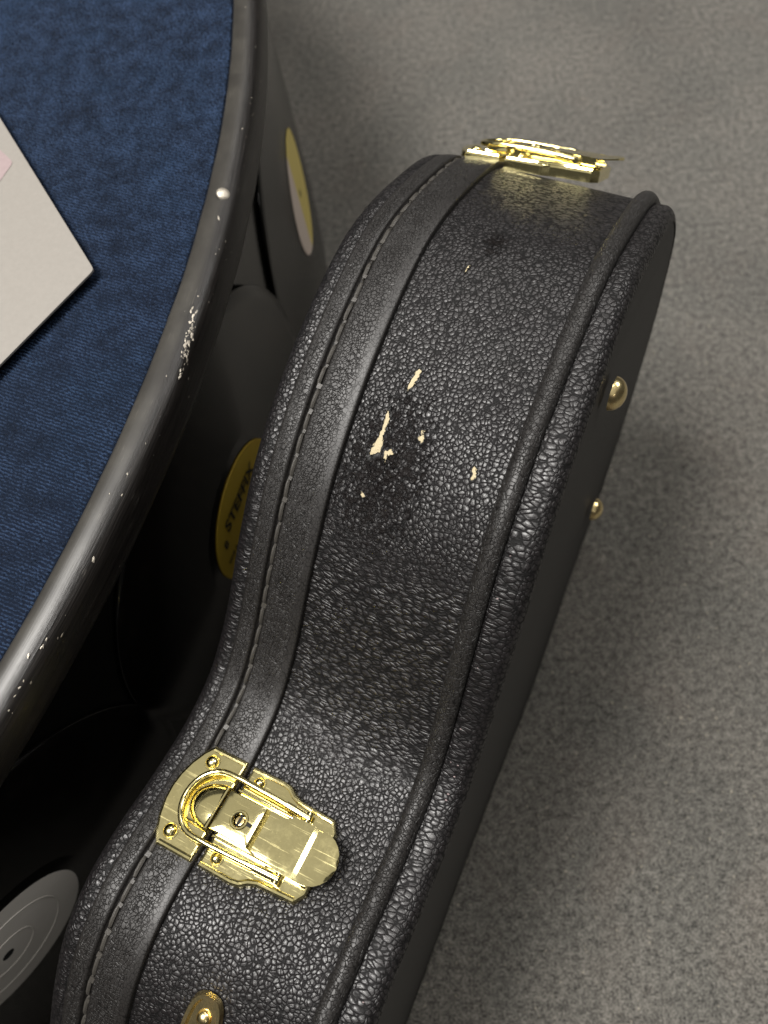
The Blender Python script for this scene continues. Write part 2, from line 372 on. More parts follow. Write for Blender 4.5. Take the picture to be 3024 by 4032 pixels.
def share(o, parent, matrix):
    c = o.copy(); SC.collection.objects.link(c); c.parent = parent; c.matrix_basis = matrix; return c

# ---------------------------------------------------------------- floor
n = 60; xs = np.linspace(-2.2, 2.0, n); ys = np.linspace(-1.6, 2.8, n)
X, Y = np.meshgrid(xs, ys, indexing='ij')
fl = mesh_obj('floor', np.stack([X.ravel(), Y.ravel(), 0*X.ravel()], 1), grid_faces(n, n, False), M['floor'])
tag(fl, kind='structure')

# ---------------------------------------------------------------- the guitar case
NS = len(CS); idx = np.arange(NS)
CASE_O = world(.03, -.17, .64); CASE_O[2] = 0.0
case = tag(empty('instrument_case', CASE_O), 'black leather-covered guitar case standing on its long edge with shiny gold latches', 'instrument case')
def sweep(name, prof, mat, plain=None, caps=None, origin=CASE_O):
    """prof: list of (w, out, arc) -> a band running right round the case; w may be a function of h"""
    W_ = []; O_ = []
    V = np.zeros((NS, len(prof), 3)); UV = np.zeros((NS, len(prof), 2))
    for j, (w, out) in enumerate(prof):
        ww = np.full(NS, w) if not callable(w) else w(WBA); oo = np.full(NS, out) if np.ndim(out) == 0 else out
        V[:, j] = surf(idx, ww, oo)
    seg = np.linalg.norm(V[:, 1:]-V[:, :-1], axis=2).mean(0); a = np.concatenate([[0], np.cumsum(seg)])
    UV[:, :, 0] = CS[:, None]; UV[:, :, 1] = a[None]
    F = grid_faces(NS-1, len(prof), False); last = (NS-1)
    uvs = UV.reshape(-1, 2)
    F = grid_faces(NS, len(prof), False)
    # close with a duplicated first station so that the texture does not run backwards
    V = np.concatenate([V, V[:1]]); uvs = np.concatenate([uvs, np.stack([np.full(len(prof), CS[-1]+.003), a], 1)])
    F = grid_faces(NS+1, len(prof), False)
    at = {}
    tt = np.concatenate([CP[:, 0], CP[:1, 0]]); hh = np.concatenate([CP[:, 1], CP[:1, 1]])
    wr = np.clip(1.15*np.exp(-((tt+.052)/.046)**2), 0, 1) + .55*np.exp(-((tt+.29)/.05)**2) + .25*np.exp(-((tt-.125)/.02)**2)
    at['wrinkle'] = (wr[:, None]*np.array([1.0 if (not callable(p[0]) and p[0] < .083) else .45 for p in prof])[None]).ravel()
    wp = np.array([p[0] if not callable(p[0]) else .1 for p in prof])
    sc = np.exp(-((tt[:, None]+.122)/.040)**2)*np.exp(-((wp[None]-.022)/.027)**2)*1.12 + 1.3*np.exp(-((tt[:, None]+.240)/.011)**2)*np.exp(-((wp[None]-.030)/.007)**2)
    at['scuff'] = sc.ravel()
    if plain is not None: at['plain'] = np.tile(plain, NS+1)
    o = mesh_obj(name, V.reshape(-1, 3), F, mat, case, origin=origin, uv=uvs, attrs=at)
    return o, V
def cap(name, V, mat, origin=CASE_O):
    """fills the outline V (n,3) and carries a rounded border inward"""
    import bmesh
    n = len(V); o = mesh_obj(name, V, [list(range(n))], mat, case, origin=origin, smooth=False); return o
# body side: many stations across so that the scuffs and folds have room
ws = list(np.linspace(-.0035, .072, 30))
fold = lambda w: .0
prof = [(w, 0.0) for w in ws] + [(.0755, -.0003), (.0805, -.0008), (.0850, -.0004), (.0868, .0003)]
rr = .0070
for an in np.linspace(0, math.pi/2, 9)[1:]:
    k = math.sin(an); m = 1-math.cos(an)
    prof.append(((lambda wb, k=k: wb-rr*(1-k)), .0004-rr*m))
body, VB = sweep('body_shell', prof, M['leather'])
lastring = VB[:-1, -1]
# back panel: smooth plate, let in a little behind the leather border
cen = lastring.mean(0)
def offs_ring(out, dw):
    return surf(idx, WBA+dw, np.full(NS, out))
r1 = offs_ring(-rr+.0008, -.0006); r2 = offs_ring(-rr-.001, -.0004)
Vb = np.vstack([r1, r2]); Fb = [[i, (i+1) % NS, NS+(i+1) % NS, NS+i] for i in range(NS)] + [list(range(NS, 2*NS))]
bp = mesh_obj('back_panel', Vb, Fb, M['back'], case, origin=CASE_O, smooth=False)
# lid: leather edge that rolls over to the arched front
LW = -.0335
prof = [(LW+.004, -.0006), (LW+.001, 0.0), (LW-.001, .0009), (LW-.003, .0012)]
for an in np.linspace(0, math.pi/2, 12)[1:]:
    prof.append((LW-.003-.0100*math.sin(an), .0012-.012*(1-math.cos(an))))
for q in (.022, .034, .046): prof.append((LW-.0132-.002*(q/.046), -q+.003))
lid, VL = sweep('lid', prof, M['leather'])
ring = VL[:-1, -1]
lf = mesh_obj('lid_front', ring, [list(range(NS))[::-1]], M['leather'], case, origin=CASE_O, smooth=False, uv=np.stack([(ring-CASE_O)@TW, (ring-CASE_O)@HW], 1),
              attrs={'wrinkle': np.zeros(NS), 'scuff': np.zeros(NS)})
# edge trim on the lid: narrow strip, stitched groove, wide strip with a smooth lip over the seam
tp = [(-.0342, -.0010, 1), (-.0340, .0012, 1), (-.0332, .0018, 1), (-.0322, .0020, .5), (-.0300, .0023, 0), (-.0275, .0024, 0), (-.0258, .0024, .3), (-.0247, .0023, 1), (-.0242, .0012, 1),
      (-.0240, -.0004, 1), (-.0208, -.0004, 1), (-.0206, .0014, 1), (-.0201, .0026, 1), (-.0190, .0029, .5), (-.0160, .0030, 0), (-.0120, .0031, 0), (-.0080, .0032, .1), (-.0050, .0032, .7), (-.0030, .0032, 1),
      (-.0010, .0031, 1), (-.0003, .0027, 1), (-.0001, .0018, 1), (0.0, -.0006, 1)]
trim, VT = sweep('edge_trim', [(a, b) for a, b, c in tp], M['trim'], plain=np.array([c for a, b, c in tp]))
# piping
pp = [(.0805+.0048*math.sin(a), .0009+.0044*math.cos(a)) for a in np.linspace(-2.2, 2.2, 15)]
pipe, VP = sweep('piping', pp, M['pip'])
# thread lying in the groove, stitch by stitch
sm = MB(); L = .0098
sm.tube([(-L/2, 0, -.0010), (-L/2+.0006, 0, -.0002), (-L/4, 0, .00025), (0, 0, .0003), (L/4, 0, .00025), (L/2-.0006, 0, -.0002), (L/2, 0, -.0010)], [.0006, .0009, .0011, .0011, .0011, .0009, .0006], 7)
def frame_at(i, w, out):
    p = surf(i, w, out); px = surf(i, w+.002, out)-surf(i, w-.002, out); pt = surf(i+.7, w, out)-surf(i-.7, w, out)
    px /= np.linalg.norm(px); pt -= px*(pt@px); pt /= np.linalg.norm(pt)
    nz = np.cross(px, pt); nz /= np.linalg.norm(nz)
    if nz[2] < 0 and CP[int(i) % NS, 1] < .45: nz = -nz
    return p, px, pt, nz
def mat4(x, y, z, p): return Matrix(((x[0], y[0], z[0], p[0]), (x[1], y[1], z[1], p[1]), (x[2], y[2], z[2], p[2]), (0, 0, 0, 1)))
first = None; d = 0.0
hm = MB(); hm.prism([(-.0011, -.0009), (.0011, -.0012), (.0013, .0008), (-.0008, .0012)], -.0002, .0004)
fh = None
while d < .56:
    i = d/.003; p, px, pt, nz = frame_at(i, -.0221, .0006)
    p = p-CASE_O+px*rnd.gauss(0, .00022); jr = rnd.gauss(0, .035); pt = pt*math.cos(jr)+px*math.sin(jr); q = np.cross(nz, pt)
    m4 = mat4(pt, q, nz, p)
    if first is None: first = sm.build('stitch', M['thread'], case, matrix=m4)
    else: share(first, case, m4)
    p2, _, pt2, nz2 = frame_at(i+.0052/.003, -.0209, .0024); js = rnd.uniform(.6, 1.15); m4 = mat4(pt2*js, np.cross(nz2, pt2)*js*rnd.uniform(.7, 1.2), nz2*js, p2-CASE_O+pt2*rnd.gauss(0, .0007))
    if fh is None: fh = hm.build('stitch_nub', M['thread'], case, matrix=m4, smooth=False)  # raised thread nubs at the stitch holes, shaped to catch highlights
    else: share(fh, case, m4)
    d += .0110
# bare patches where the leather is scraped through
CH = dict(A=[(61, .0218), (61.3, .0232), (62.3, .0232), (63.2, .0224), (64.4, .0212), (64.9, .0200), (64.2, .0197), (62.8, .0203), (61.7, .0208)],
          B=[(68.3, .0148), (68.7, .0162), (70.1, .0168), (71.3, .0166), (72.3, .0172), (73.2, .0176), (74.4, .0180), (75.0, .0160), (75.0, .0130), (74.3, .0132), (73.2, .0140), (72.2, .0148), (71.2, .0150), (69.6, .0147)],
          C=[(74.1, .0203), (73.6, .0220), (73.7, .0240), (74.1, .0243), (74.6, .0222), (75.5, .0216), (75.2, .0202)],
          D=[(69.7, .0332), (69.6, .0352), (70.4, .0346), (70.7, .0361), (71.4, .0354), (71.2, .0336), (70.8, .0328), (70.4, .0340)],
          E=[(72.3, .0614), (72.6, .0633), (73.2, .0640), (74.1, .0636), (74.3, .0624), (73.4, .0619)], F=[(80.8, .0147), (80.9, .0164), (81.4, .0168), (81.5, .0150)],
          G=[(42.2, .0238), (42.6, .0242), (43.3, .0238), (43.8, .0229), (42.9, .0233)])
first_chip = True
for k, pts in CH.items():
    P = np.array(pts, float); n = len(P); Q = []
    for a in range(n):
        b = (a+1) % n
        for s_ in (0, .25, .5, .75): Q.append(P[a]*(1-s_)+P[b]*s_)
    Q = np.array(Q); c = Q.mean(0)
    Q[:, 0] += rng.normal(0, .11, len(Q)); Q[:, 1] += rng.normal(0, .00032, len(Q))
    n = len(Q); V = [surf(a, w, .00005+.00025) for a, w in Q]; inn = [surf(c[0]+(a-c[0])*.8, c[1]+(w-c[1])*.8, .0005) for a, w in Q]
    V += inn; V = np.array(V)
    F = [[i, (i+1) % n, n+(i+1) % n, n+i] for i in range(n)] + [list(range(n, 2*n))]
    mesh_obj('bare_patch', V, F, M['chip'], case, origin=CASE_O, smooth=False)
    E = [surf(c[0]+(a-c[0])*1.16+rnd.gauss(0, .10), c[1]+(w-c[1])*1.16+rnd.gauss(0, .0003), .0007) for a, w in Q]; E2 = [surf(c[0]+(a-c[0])*1.03, c[1]+(w-c[1])*1.03, .0003) for a, w in Q]; E3 = [surf(c[0]+(a-c[0])*1.35, c[1]+(w-c[1])*1.35, -.0002) for a, w in Q]
    tv = np.array(E2+E+E3); tf_ = [[i, (i+1) % n, n+(i+1) % n, n+i] for i in range(n)]+[[n+i, n+(i+1) % n, 2*n+(i+1) % n, 2*n+i] for i in range(n)]
    mesh_obj('torn_edge', tv, tf_, M['dark'], case, origin=CASE_O)
# small feet on the back panel
fm = MB(); fm.dome((0, 0, 0), .0080, .0066, 28, 9)
nb = np.cross(TW, HW); nb = DW.copy()
for t, h in ((-.196, .304), (-.226, .4957)):
    p = world(wback(h), t, h)-CASE_O; m4 = mat4(TW, np.cross(DW, TW), DW, p)
    if t == -.196: foot = fm.build('foot', M['brass'], case, matrix=m4)
    else: share(foot, case, m4)
# handle bracket: oval plate with a raised border and a stud
i = index_at(.1085); p, px, pt, nz = frame_at(i, .033, .0004)
m4 = mat4(px, np.cross(nz, px), nz, p-CASE_O)
def oval(cx, cy, rx, ry, n=40, p=2.): return [(cx+rx*math.copysign(abs(math.cos(a))**(2/p), math.cos(a)), cy+ry*math.copysign(abs(math.sin(a))**(2/p), math.sin(a))) for a in np.linspace(0, 2*math.pi, n, endpoint=False)]
def ringmb(mb, o1, o2, z0, z1):
    n = len(o1); V = [(x, y, z0) for x, y in o1]+[(x, y, z1) for x, y in [((a[0]*.75+b[0]*.25), (a[1]*.75+b[1]*.25)) for a, b in zip(o1, o2)]] + [(x, y, z1) for x, y in [((a[0]*.3+b[0]*.7), (a[1]*.3+b[1]*.7)) for a, b in zip(o1, o2)]]+[(x, y, z0+.0002) for x, y in o2]
    F = []
    for k in range(3):
        for i in range(n): j = (i+1) % n; F.append([k*n+i, k*n+j, (k+1)*n+j, (k+1)*n+i])
    return mb.add(V, F)
def stadium(rx, L, y0, n=16):               # round end at y0, straight sides towards +y
    top = [(rx*math.cos(a), y0+rx-rx*math.sin(a)) for a in np.linspace(math.pi, 0, n)][::-1]; bot = [(rx*math.cos(a), y0+L-rx+rx*math.sin(a)) for a in np.linspace(math.pi, 0, n)]
    return (bot+top) if True else top
sy = 1 if np.cross(nz, px)@pt > 0 else -1
fl_ = lambda P: [(x, y*sy) for x, y in P][::(1 if sy < 0 else 1)]
b = MB(); b.prism(oval(0, sy*.0115, .0086, .0185, 40, 2.9), 0, .0008)
brk = b.build('handle_bracket', M['brass'], case, matrix=m4)
b = MB(); ringmb(b, oval(0, sy*.0115, .0088, .0187, 40, 2.9), oval(0, sy*.0115, .0056, .0155, 40, 2.6), .0004, .0028); b.build('raised_border', M['brass'], brk)
b = MB(); b.dome((.0002, sy*.0035, .0008), .0034, .0026, 24, 7); b.build('rivet', M['brass'], brk)

# latches, drawn in millimetres: x across the seam towards the back, y along the case, z out of the surface
mm = lambda P: [(x*.001, y*.001) for x, y in P]
def latch(matrix, open_=0.0, proto=None):
    if proto is None:
        b = MB()
        half = [(2.2, 24.5), (20, 24.6), (23.5, 24.0), (27, 21.6), (31, 20.2), (36, 19.9), (49, 19.2), (52.6, 14.0)]
        out = [(x, -y) for x, y in half] + [(x, y) for x, y in half[::-1]]
        b.prism(mm(out), -.0042, .0019, .0015)
        root = b.build('latch', M['gold'], case, matrix=matrix, sharp=12)
        # raised side ribs along both long edges
        for s in (1, -1):
            path = [(x, s*(y-1.6), 1.7) for x, y in half[:-1]]
            c = MB(); c.tube(np.array([(3.2, s*22.9, 1.3)]+path[1:])*.001, .0012, 8); c.build('edge_rib', M['gold'], root)
        # keeper plate on the trim
        arc = [(-20.5, 24.8), (-24.0, 20), (-27.0, 13.5), (-28.9, 6.5), (-29.5, 0)]
        outl = [(-.9, -24.8)] + [(-.9, 24.8)] + arc + [(x, -y) for x, y in arc[:-1][::-1]]
        c = MB(); c.prism(mm(outl), -.0025, .0019, .0015); kp = c.build('keeper_plate', M['gold'], root, sharp=12)
        for s in (1, -1):
            c = MB(); c.tube(np.array([(-1.8, s*23.1, 1.5), (-19.5, s*23.1, 1.5)])*.001, .0012, 8); c.build('edge_rib', M['gold'], root)
        # hook dome that holds the bail
        c = MB(); V = []; F = []; nseg = 17; nr = 7
        for k in range(nr):
            q = k/(nr-1); s = math.cos(q*math.pi/2)**.75; z = 1.6+4.6*math.sin(q*math.pi/2)
            for j in range(nseg):
                a = math.pi/2+math.pi*j/(nseg-1); V.append(((-1.6+(15.0*math.cos(a))*max(s, .12))*.001, 11.2*math.sin(a)*max(s, .12)*.001, z*.001))
        for k in range(nr-1):
            for j in range(nseg-1): F.append([k*nseg+j, k*nseg+j+1, (k+1)*nseg+j+1, (k+1)*nseg+j])
        F.append([k*nseg for k in range(nr)]+[(nr-1-k)*nseg+nseg-1 for k in range(nr)]); F.append([(nr-1)*nseg+j for j in range(nseg)])
        c.add(V, F); c.build('hook_dome', M['gold'], root, sharp=50)
        c = MB(); c.tube(np.array([(-14+12*0, -9.9, 1.9), (-2.2, -9.9, 1.9)])*.001, .0008, 8); c.tube(np.array([(-2.0, -9.9, 5.2), (-2.0, 9.9, 5.2)])*.001, .0010, 8); c.build('hook_lip', M['gold'], root)
        # housing under the lever: two cheeks and a channel floor
        c = MB()
        for s in (1, -1):
            ys = sorted((s*10.4, s*11.6)); c.prism(mm([(3.0, ys[0]), (37.5, ys[0]), (37.5, ys[1]), (3.0, ys[1])]), .0018, .0058, .0004)
            ys = sorted((s*11.5, s*13.4)); c.prism(mm([(31.0, ys[0]), (40.5, ys[0]), (40.5, ys[1]), (31.0, ys[1])]), .0018, .0040, .0005)
        c.build('side_cheek', M['gold'], root)
        # bail: bent wire
        pts = [(38.5, 14.0, 5.0), (30, 14.4, 5.8), (18, 14.9, 6.4), (4, 15.4, 6.6), (-4.0, 15.4, 6.6)]
        for a in np.linspace(90, 270, 17)[1:-1]: pts.append((-4.5+14.6*math.cos(math.radians(a)), 15.4*math.sin(math.radians(a)), 6.5-1.6*abs(math.cos(math.radians(a)))))
        pts += [(x, -y, z) for x, y, z in pts[:5][::-1]]
        c = MB(); c.tube(np.array(pts)*.001, .00135, 12)
        c.tube(np.array([(27, 14.5, 5.9), (39.5, 13.9, 4.9)])*.001, .00185, 12); c.tube(np.array([(27, -14.5, 5.9), (39.5, -13.9, 4.9)])*.001, .00185, 12)
        c.build('bail', M['gold'], root, sharp=60)
        # pivot pins
        for s in (1, -1):
            c = MB(); c.tube(np.array([(38.6, s*9.5, 4.8), (38.6, s*16.3, 4.8)])*.001, .0016, 12); c.build('pivot_pin', M['gold'], root)
        # lock plate with keyhole
        kx, ky = 11.2, -.6; c = MB()
        outl = [(.3, -9.3), (20.4, -9.3), (20.4, 9.3), (.3, 9.3)]
        n = 32; circ = [(kx+3.3*math.cos(2*math.pi*i/n-math.pi*.75), ky+3.3*math.sin(2*math.pi*i/n-math.pi*.75)) for i in range(n)]
        def onrect(x, y):
            dx, dy = x-kx, y-ky; t = min([abs(((20.4-kx) if dx > 0 else (.3-kx))/dx) if abs(dx) > 1e-6 else 9e9, abs(((9.3-ky) if dy > 0 else (-9.3-ky))/dy) if abs(dy) > 1e-6 else 9e9]); return (kx+dx*t, ky+dy*t)
        ring2 = [onrect(*q) for q in circ]
        for corner in outl:                                             # pull the nearest sample to each corner
            j = min(range(n), key=lambda j: (ring2[j][0]-corner[0])**2+(ring2[j][1]-corner[1])**2); ring2[j] = corner
        def bev(q, k): return (q[0]+(-1 if q[0] > 10 else 1)*k*(abs(q[0]-10.35) > 9.9), q[1]+(-1 if q[1] > 0 else 1)*k*(abs(q[1]) > 9.2))
        lv = [([bev(q, 0) for q in ring2], 2.0), ([bev(q, 0) for q in ring2], 6.9), ([bev(q, .25) for q in ring2], 7.3), ([bev(q, .6) for q in ring2], 7.45), (circ, 7.45), (circ, 4.2)]
        V = []; F = []
        for R, z in lv: V += [(x*.001, y*.001, z*.001) for x, y in R]
        for k in range(len(lv)-1):
            for i in range(n): j = (i+1) % n; F.append([k*n+i, k*n+j, (k+1)*n+j, (k+1)*n+i])
        c.add(V, F); c.build('lock_plate', M['gold'], root, sharp=30)
        c = MB(); ringmb(c, mm([(kx+4.5*math.cos(a), ky+4.5*math.sin(a)) for a in np.linspace(0, 6.283, 28, endpoint=False)]), mm([(kx+2.9*math.cos(a), ky+2.9*math.sin(a)) for a in np.linspace(0, 6.283, 28, endpoint=False)]), .0074, .0081); c.build('keyhole_ring', M['gold'], root)
        c = MB(); c.prism(mm([(kx+2.2*math.cos(a), ky+2.2*math.sin(a)) for a in np.linspace(0, 6.283, 20, endpoint=False)]), .0038, .0062, .0003); c.build('lock_pin', M['brass'], root)
        c = MB(); c.prism(mm([(kx+.7, ky-3.3), (kx-.7, ky-3.3), (kx-.5, ky+3.3), (kx+.6, ky+3.3)][::-1]), .0060, .0066); c.prism(mm([(kx+4.2, ky-.9), (kx+6.6, ky-.8), (kx+6.6, ky+.8), (kx+4.2, ky+.9)]), .0073, .00775); c.build('keyhole', M['hole'], root, smooth=False)
        # lever: sheet metal, bent up at the crease, round tip
        c = MB(); o = open_
        xs = [22.8, 25, 28, 31, 34, 37, 40, 43, 43.9, 44.3, 46.3, 46.8, 49, 52, 55, 57.5, 59.3, 60.4, 60.9]
        def hw(x):
            if x < 30: return 9.2
            if x < 36: return 9.2+2.6*(.5-.5*math.cos(math.pi*(x-30)/6))
            if x < 49: return 11.8
            return 11.8*math.sqrt(max(0, 1-((x-49)/12.0)**2))
        def zz(x): return 7.5 if x < 44.2 else (7.5-.18*(x-44.2) if x < 46.4 else 7.1+.05*(x-46.4)**1.25)
        V = []; F = []; m = 13
        for lay in (0, 1):
            for x in xs:
                for j in range(m):
                    q = -1+2*j/(m-1); y = q*hw(x); z = zz(x)-(.15*abs(q)**8) - .75*lay - (0.9*max(0, (x-46)/14)*(1-q*q)*.9)
                    V.append((x*.001, y*.001, z*.001))
        N1 = len(xs)*m
        for i in range(len(xs)-1):
            for j in range(m-1):
                F.append([i*m+j, (i+1)*m+j, (i+1)*m+j+1, i*m+j+1]); F.append([N1+i*m+j, N1+i*m+j+1, N1+(i+1)*m+j+1, N1+(i+1)*m+j])
        for i in range(len(xs)-1): F.append([i*m, N1+i*m, N1+(i+1)*m, (i+1)*m]); F.append([i*m+m-1, (i+1)*m+m-1, N1+(i+1)*m+m-1, N1+i*m+m-1])
        for j in range(m-1): F.append([j, j+1, N1+j+1, N1+j]); e = (len(xs)-1)*m; F.append([e+j, N1+e+j, N1+e+j+1, e+j+1])
        c.add(V, F)
        # folded side skirts
        for s in (1, -1):
            ys = sorted((s*11.75, s*11.1)); c.prism(mm([(36.2, ys[0]), (48.5, ys[0]), (48.5, ys[1]), (36.2, ys[1])]), .0028, .0072)
            ys = sorted((s*9.2, s*8.6)); c.prism(mm([(22.8, ys[0]), (30.5, ys[0]), (30.5, ys[1]), (22.8, ys[1])]), .0030, .0072)
        c.build('lever', M['gold'], root, sharp=28)
        # rivets
        for x, y, r in ((-17.2, 17.3, 3.1), (-17.2, -17.3, 3.1), (9.0, 18.2, 2.6), (9.0, -18.2, 2.6)):
            c = MB(); c.dome((x*.001, y*.001, .0018), r*.001, .0024, 22, 7, .0010); c.build('rivet', M['brass'] if False else M['gold'], root)
        return root
    r = share(proto, case, matrix)
    for ch in list(proto.children): share(ch, r, ch.matrix_basis.copy())
    return r
def latch_matrix(t, cy, lift=.0045, slope=None):
    p, px, pt, nz = frame_at(index_at(t), .0, lift-.002)
    px = DW.copy()
    if slope is not None: pt = TW+slope*HW
    else: pt = (surf(index_at(t)+6, 0., 0.)-surf(index_at(t)-6, 0., 0.))
    pt -= px*(pt@px); pt /= np.linalg.norm(pt)
    if pt@TW < 0: pt = -pt
    nz = np.cross(px, pt)
    if nz[2] < 0: nz = -nz; px = px
    y = np.cross(nz, px); p = p+pt*cy
    return mat4(px, y, nz, p-CASE_O)
l1 = latch(latch_matrix(.035, .0045, .0055))
l2 = latch(latch_matrix(-.333, 0.0, .0100, -.74), proto=l1)

# ---------------------------------------------------------------- round plinth clad in old records
PC = np.array([-1.0349, .4275, 0.0]); RW = .907; RIMT = .349
pl = tag(empty('round_plinth', PC), 'large round plinth clad in vinyl records with blue carpeted top and dark rim', 'plinth')
NA = 900; an = np.linspace(0, 2*math.pi, NA, endpoint=False)
def lathe(name, prof, mat, closed_prof=False):
    V = np.array([[(r*math.cos(a), r*math.sin(a), z) for r, z in prof] for a in np.concatenate([an, [2*math.pi]])])
    arc = np.concatenate([[0], np.cumsum(np.hypot(*(np.diff(np.array(prof), axis=0)).T))])
    uv = np.array([[(a*RW, v) for v in arc] for a in np.concatenate([an, [2*math.pi]])])
    return mesh_obj(name, V.reshape(-1, 3), grid_faces(NA+1, len(prof), False), mat, pl, uv=uv.reshape(-1, 2))
lathe('wall', [(RW, .0), (RW, .325)], M['wall'])
rp = [(.9030, .335), (.9032, .3463), (.9038, .3486), (.9052, .3493), (.909, .3494), (.9140, .3492), (.9174, .3479), (.9198, .3452), (.9209, .3415), (.9213, .336), (.9213, .328), (.9200, .3225), (.9160, .3205), (.907, .3202), (.9065, .321)]
rim = lathe('rim', rp, M['rim'])
import mathutils.noise as mn
for v in rim.data.vertices:
    k = mn.noise(Vector(v.co)*35)*.0005+mn.noise(Vector(v.co)*140)*.00015; d_ = Vector((v.co.x, v.co.y, 0)).normalized(); v.co += d_*k+Vector((0, 0, k*.5))
base = lathe('carpet_top', [(.9030, .3440), (.9020, .3462), (.9000, .3468), (.6, .3468), (.2, .3468), (.0005, .3468)], M['backing'])  # backing darker than the pile: shade between rows put into its colour
# tufts of the ribbed pile over the part of the top that shows
dr = np.array([.925, -.38]); dr /= np.linalg.norm(dr); dn = np.array([-dr[1], dr[0]])
row, alo = .00185, .00130
gu, gv = np.meshgrid(np.arange(-.40, .40, alo), np.arange(-.45, .42, row), indexing='ij')
c0_ = np.array([-.30, .27])-PC[:2]
PX = c0_[0]+gu*dr[0]+gv*dn[0]; PY = c0_[1]+gu*dr[1]+gv*dn[1]
odd = (np.arange(gu.shape[1]) % 2)[None]*alo*.5
PX = (PX+odd*dr[0]+rng.normal(0, .00022, PX.shape)).ravel(); PY = (PY+odd*dr[1]+rng.normal(0, .00018, PY.shape)).ravel()
rad = np.hypot(PX, PY); fi = np.arctan2(PY, PX)
keep = (rad < .9018) & (rad > .60) & (fi > -.80) & (fi < .42)
PX, PY = PX[keep], PY[keep]; nT = len(PX)
ang = rng.normal(math.atan2(dr[1], dr[0]), .22, nT); ca, sa = np.cos(ang), np.sin(ang)
hl = rng.uniform(.0006, .0010, nT); hw_ = rng.uniform(.00045, .00062, nT); hz = rng.uniform(.0008, .0016, nT)
corn = [(-1, -1), (1, -1), (1, 1), (-1, 1)]
V = np.zeros((nT, 6, 3))
for k, (a, b_) in enumerate(corn):
    V[:, k, 0] = PX+a*hl*ca-b_*hw_*sa; V[:, k, 1] = PY+a*hl*sa+b_*hw_*ca; V[:, k, 2] = .3464
for k, a in ((4, -.45), (5, .45)):
    V[:, k, 0] = PX+a*hl*ca+rng.normal(0, .00012, nT); V[:, k, 1] = PY+a*hl*sa+rng.normal(0, .00012, nT); V[:, k, 2] = .3468+hz*rng.uniform(.8, 1.1, nT)
tri = np.array([[0, 1, 5], [0, 5, 4], [1, 2, 5], [2, 3, 4], [2, 4, 5], [3, 0, 4]])
def big_mesh(name, V, T, mat, parent):
    me = bpy.data.meshes.new(name); V = V.reshape(-1, 3); me.vertices.add(len(V)); me.vertices.foreach_set('co', V.astype(np.float32).ravel())
    T = T.reshape(-1, 3); me.loops.add(T.size); me.loops.foreach_set('vertex_index', T.astype(np.int32).ravel()); me.polygons.add(len(T))
    me.polygons.foreach_set('loop_start', np.arange(0, T.size, 3, dtype=np.int32)); me.update(calc_edges=True)
    me.materials.append(mat); o = bpy.data.objects.new(name, me); SC.collection.objects.link(o)
    if parent: o.parent = parent
    return o
tf = big_mesh('carpet_pile', V, tri[None]+6*np.arange(nT)[:, None, None], M['blue'], pl); tf['kind'] = 'stuff'
# loose fuzz
nF = 26000; j = rng.integers(0, nT, nF); fa = rng.uniform(0, 6.283, nF); fl_ = rng.uniform(.0012, .0032, nF)*(1+1.0*(np.hypot(PX[j], PY[j]) > .893))
b0 = np.stack([PX[j], PY[j], np.full(nF, .3474)], 1); dv = np.stack([np.cos(fa)*fl_, np.sin(fa)*fl_, rng.uniform(.0002, .0013, nF)], 1); sd_ = np.stack([-np.sin(fa), np.cos(fa), 0*fa], 1)*.00006
mid = b0+dv*.5+np.array([0, 0, .0005]); V = np.stack([b0-sd_, b0+sd_, mid-sd_, mid+sd_, b0+dv], 1)
tri = np.array([[0, 1, 3], [0, 3, 2], [2, 3, 4]])
fz = big_mesh('carpet_fuzz', V, tri[None]+5*np.arange(nF)[:, None, None], M['blue'], pl); fz['kind'] = 'stuff'

# records bent round the wall
def bent(r, a, R, tilt=0.0):                     # local disc polar -> plinth coords (record faces +x, centre at angle 0)
    s = r*math.cos(a); z = r*math.sin(a); off = R+tilt*(s/.15)
    return (off*math.cos(s/R), off*math.sin(s/R), z)
def disc(name, r0, r1, R, mat, parent, matrix=None, tilt=0.0, thick=.0, seg=72, rings=10, uvflat=False):
    V = []; F = []; UV = []
    rs = np.linspace(r0, r1, rings)
    for k, r in enumerate(rs):
        for i in range(seg+1): a = 2*math.pi*i/seg; V.append(bent(r, a, R, tilt)); UV.append((a*.1, r))
    m = seg+1
    for k in range(rings-1):
        for i in range(seg): F.append([k*m+i, (k+1)*m+i, (k+1)*m+i+1, k*m+i+1])
    if thick:
        n0 = len(V)
        for i in range(seg+1): a = 2*math.pi*i/seg; V.append(bent(r1+.0005, a, R-thick*.5, tilt)); UV.append((a*.1, r1)); 
        for i in range(seg+1): a = 2*math.pi*i/seg; V.append(bent(r1, a, R-thick, tilt)); UV.append((a*.1, r1))
        for i in range(seg): F.append([(rings-1)*m+i, n0+i, n0+i+1, (rings-1)*m+i+1]); F.append([n0+i, n0+m+i, n0+m+i+1, n0+i+1])
    return mesh_obj(name, V, F, mat, parent, uv=UV, matrix=matrix)
recs = [(.0790, .4757, 'cream'), (-.2408, .4755, 'yl'), (-.5656, .4630, 'grey'), (.400, .476, 'yl'), (-.886, .472, 'cream'), (.722, .475, 'grey')]
proto = None
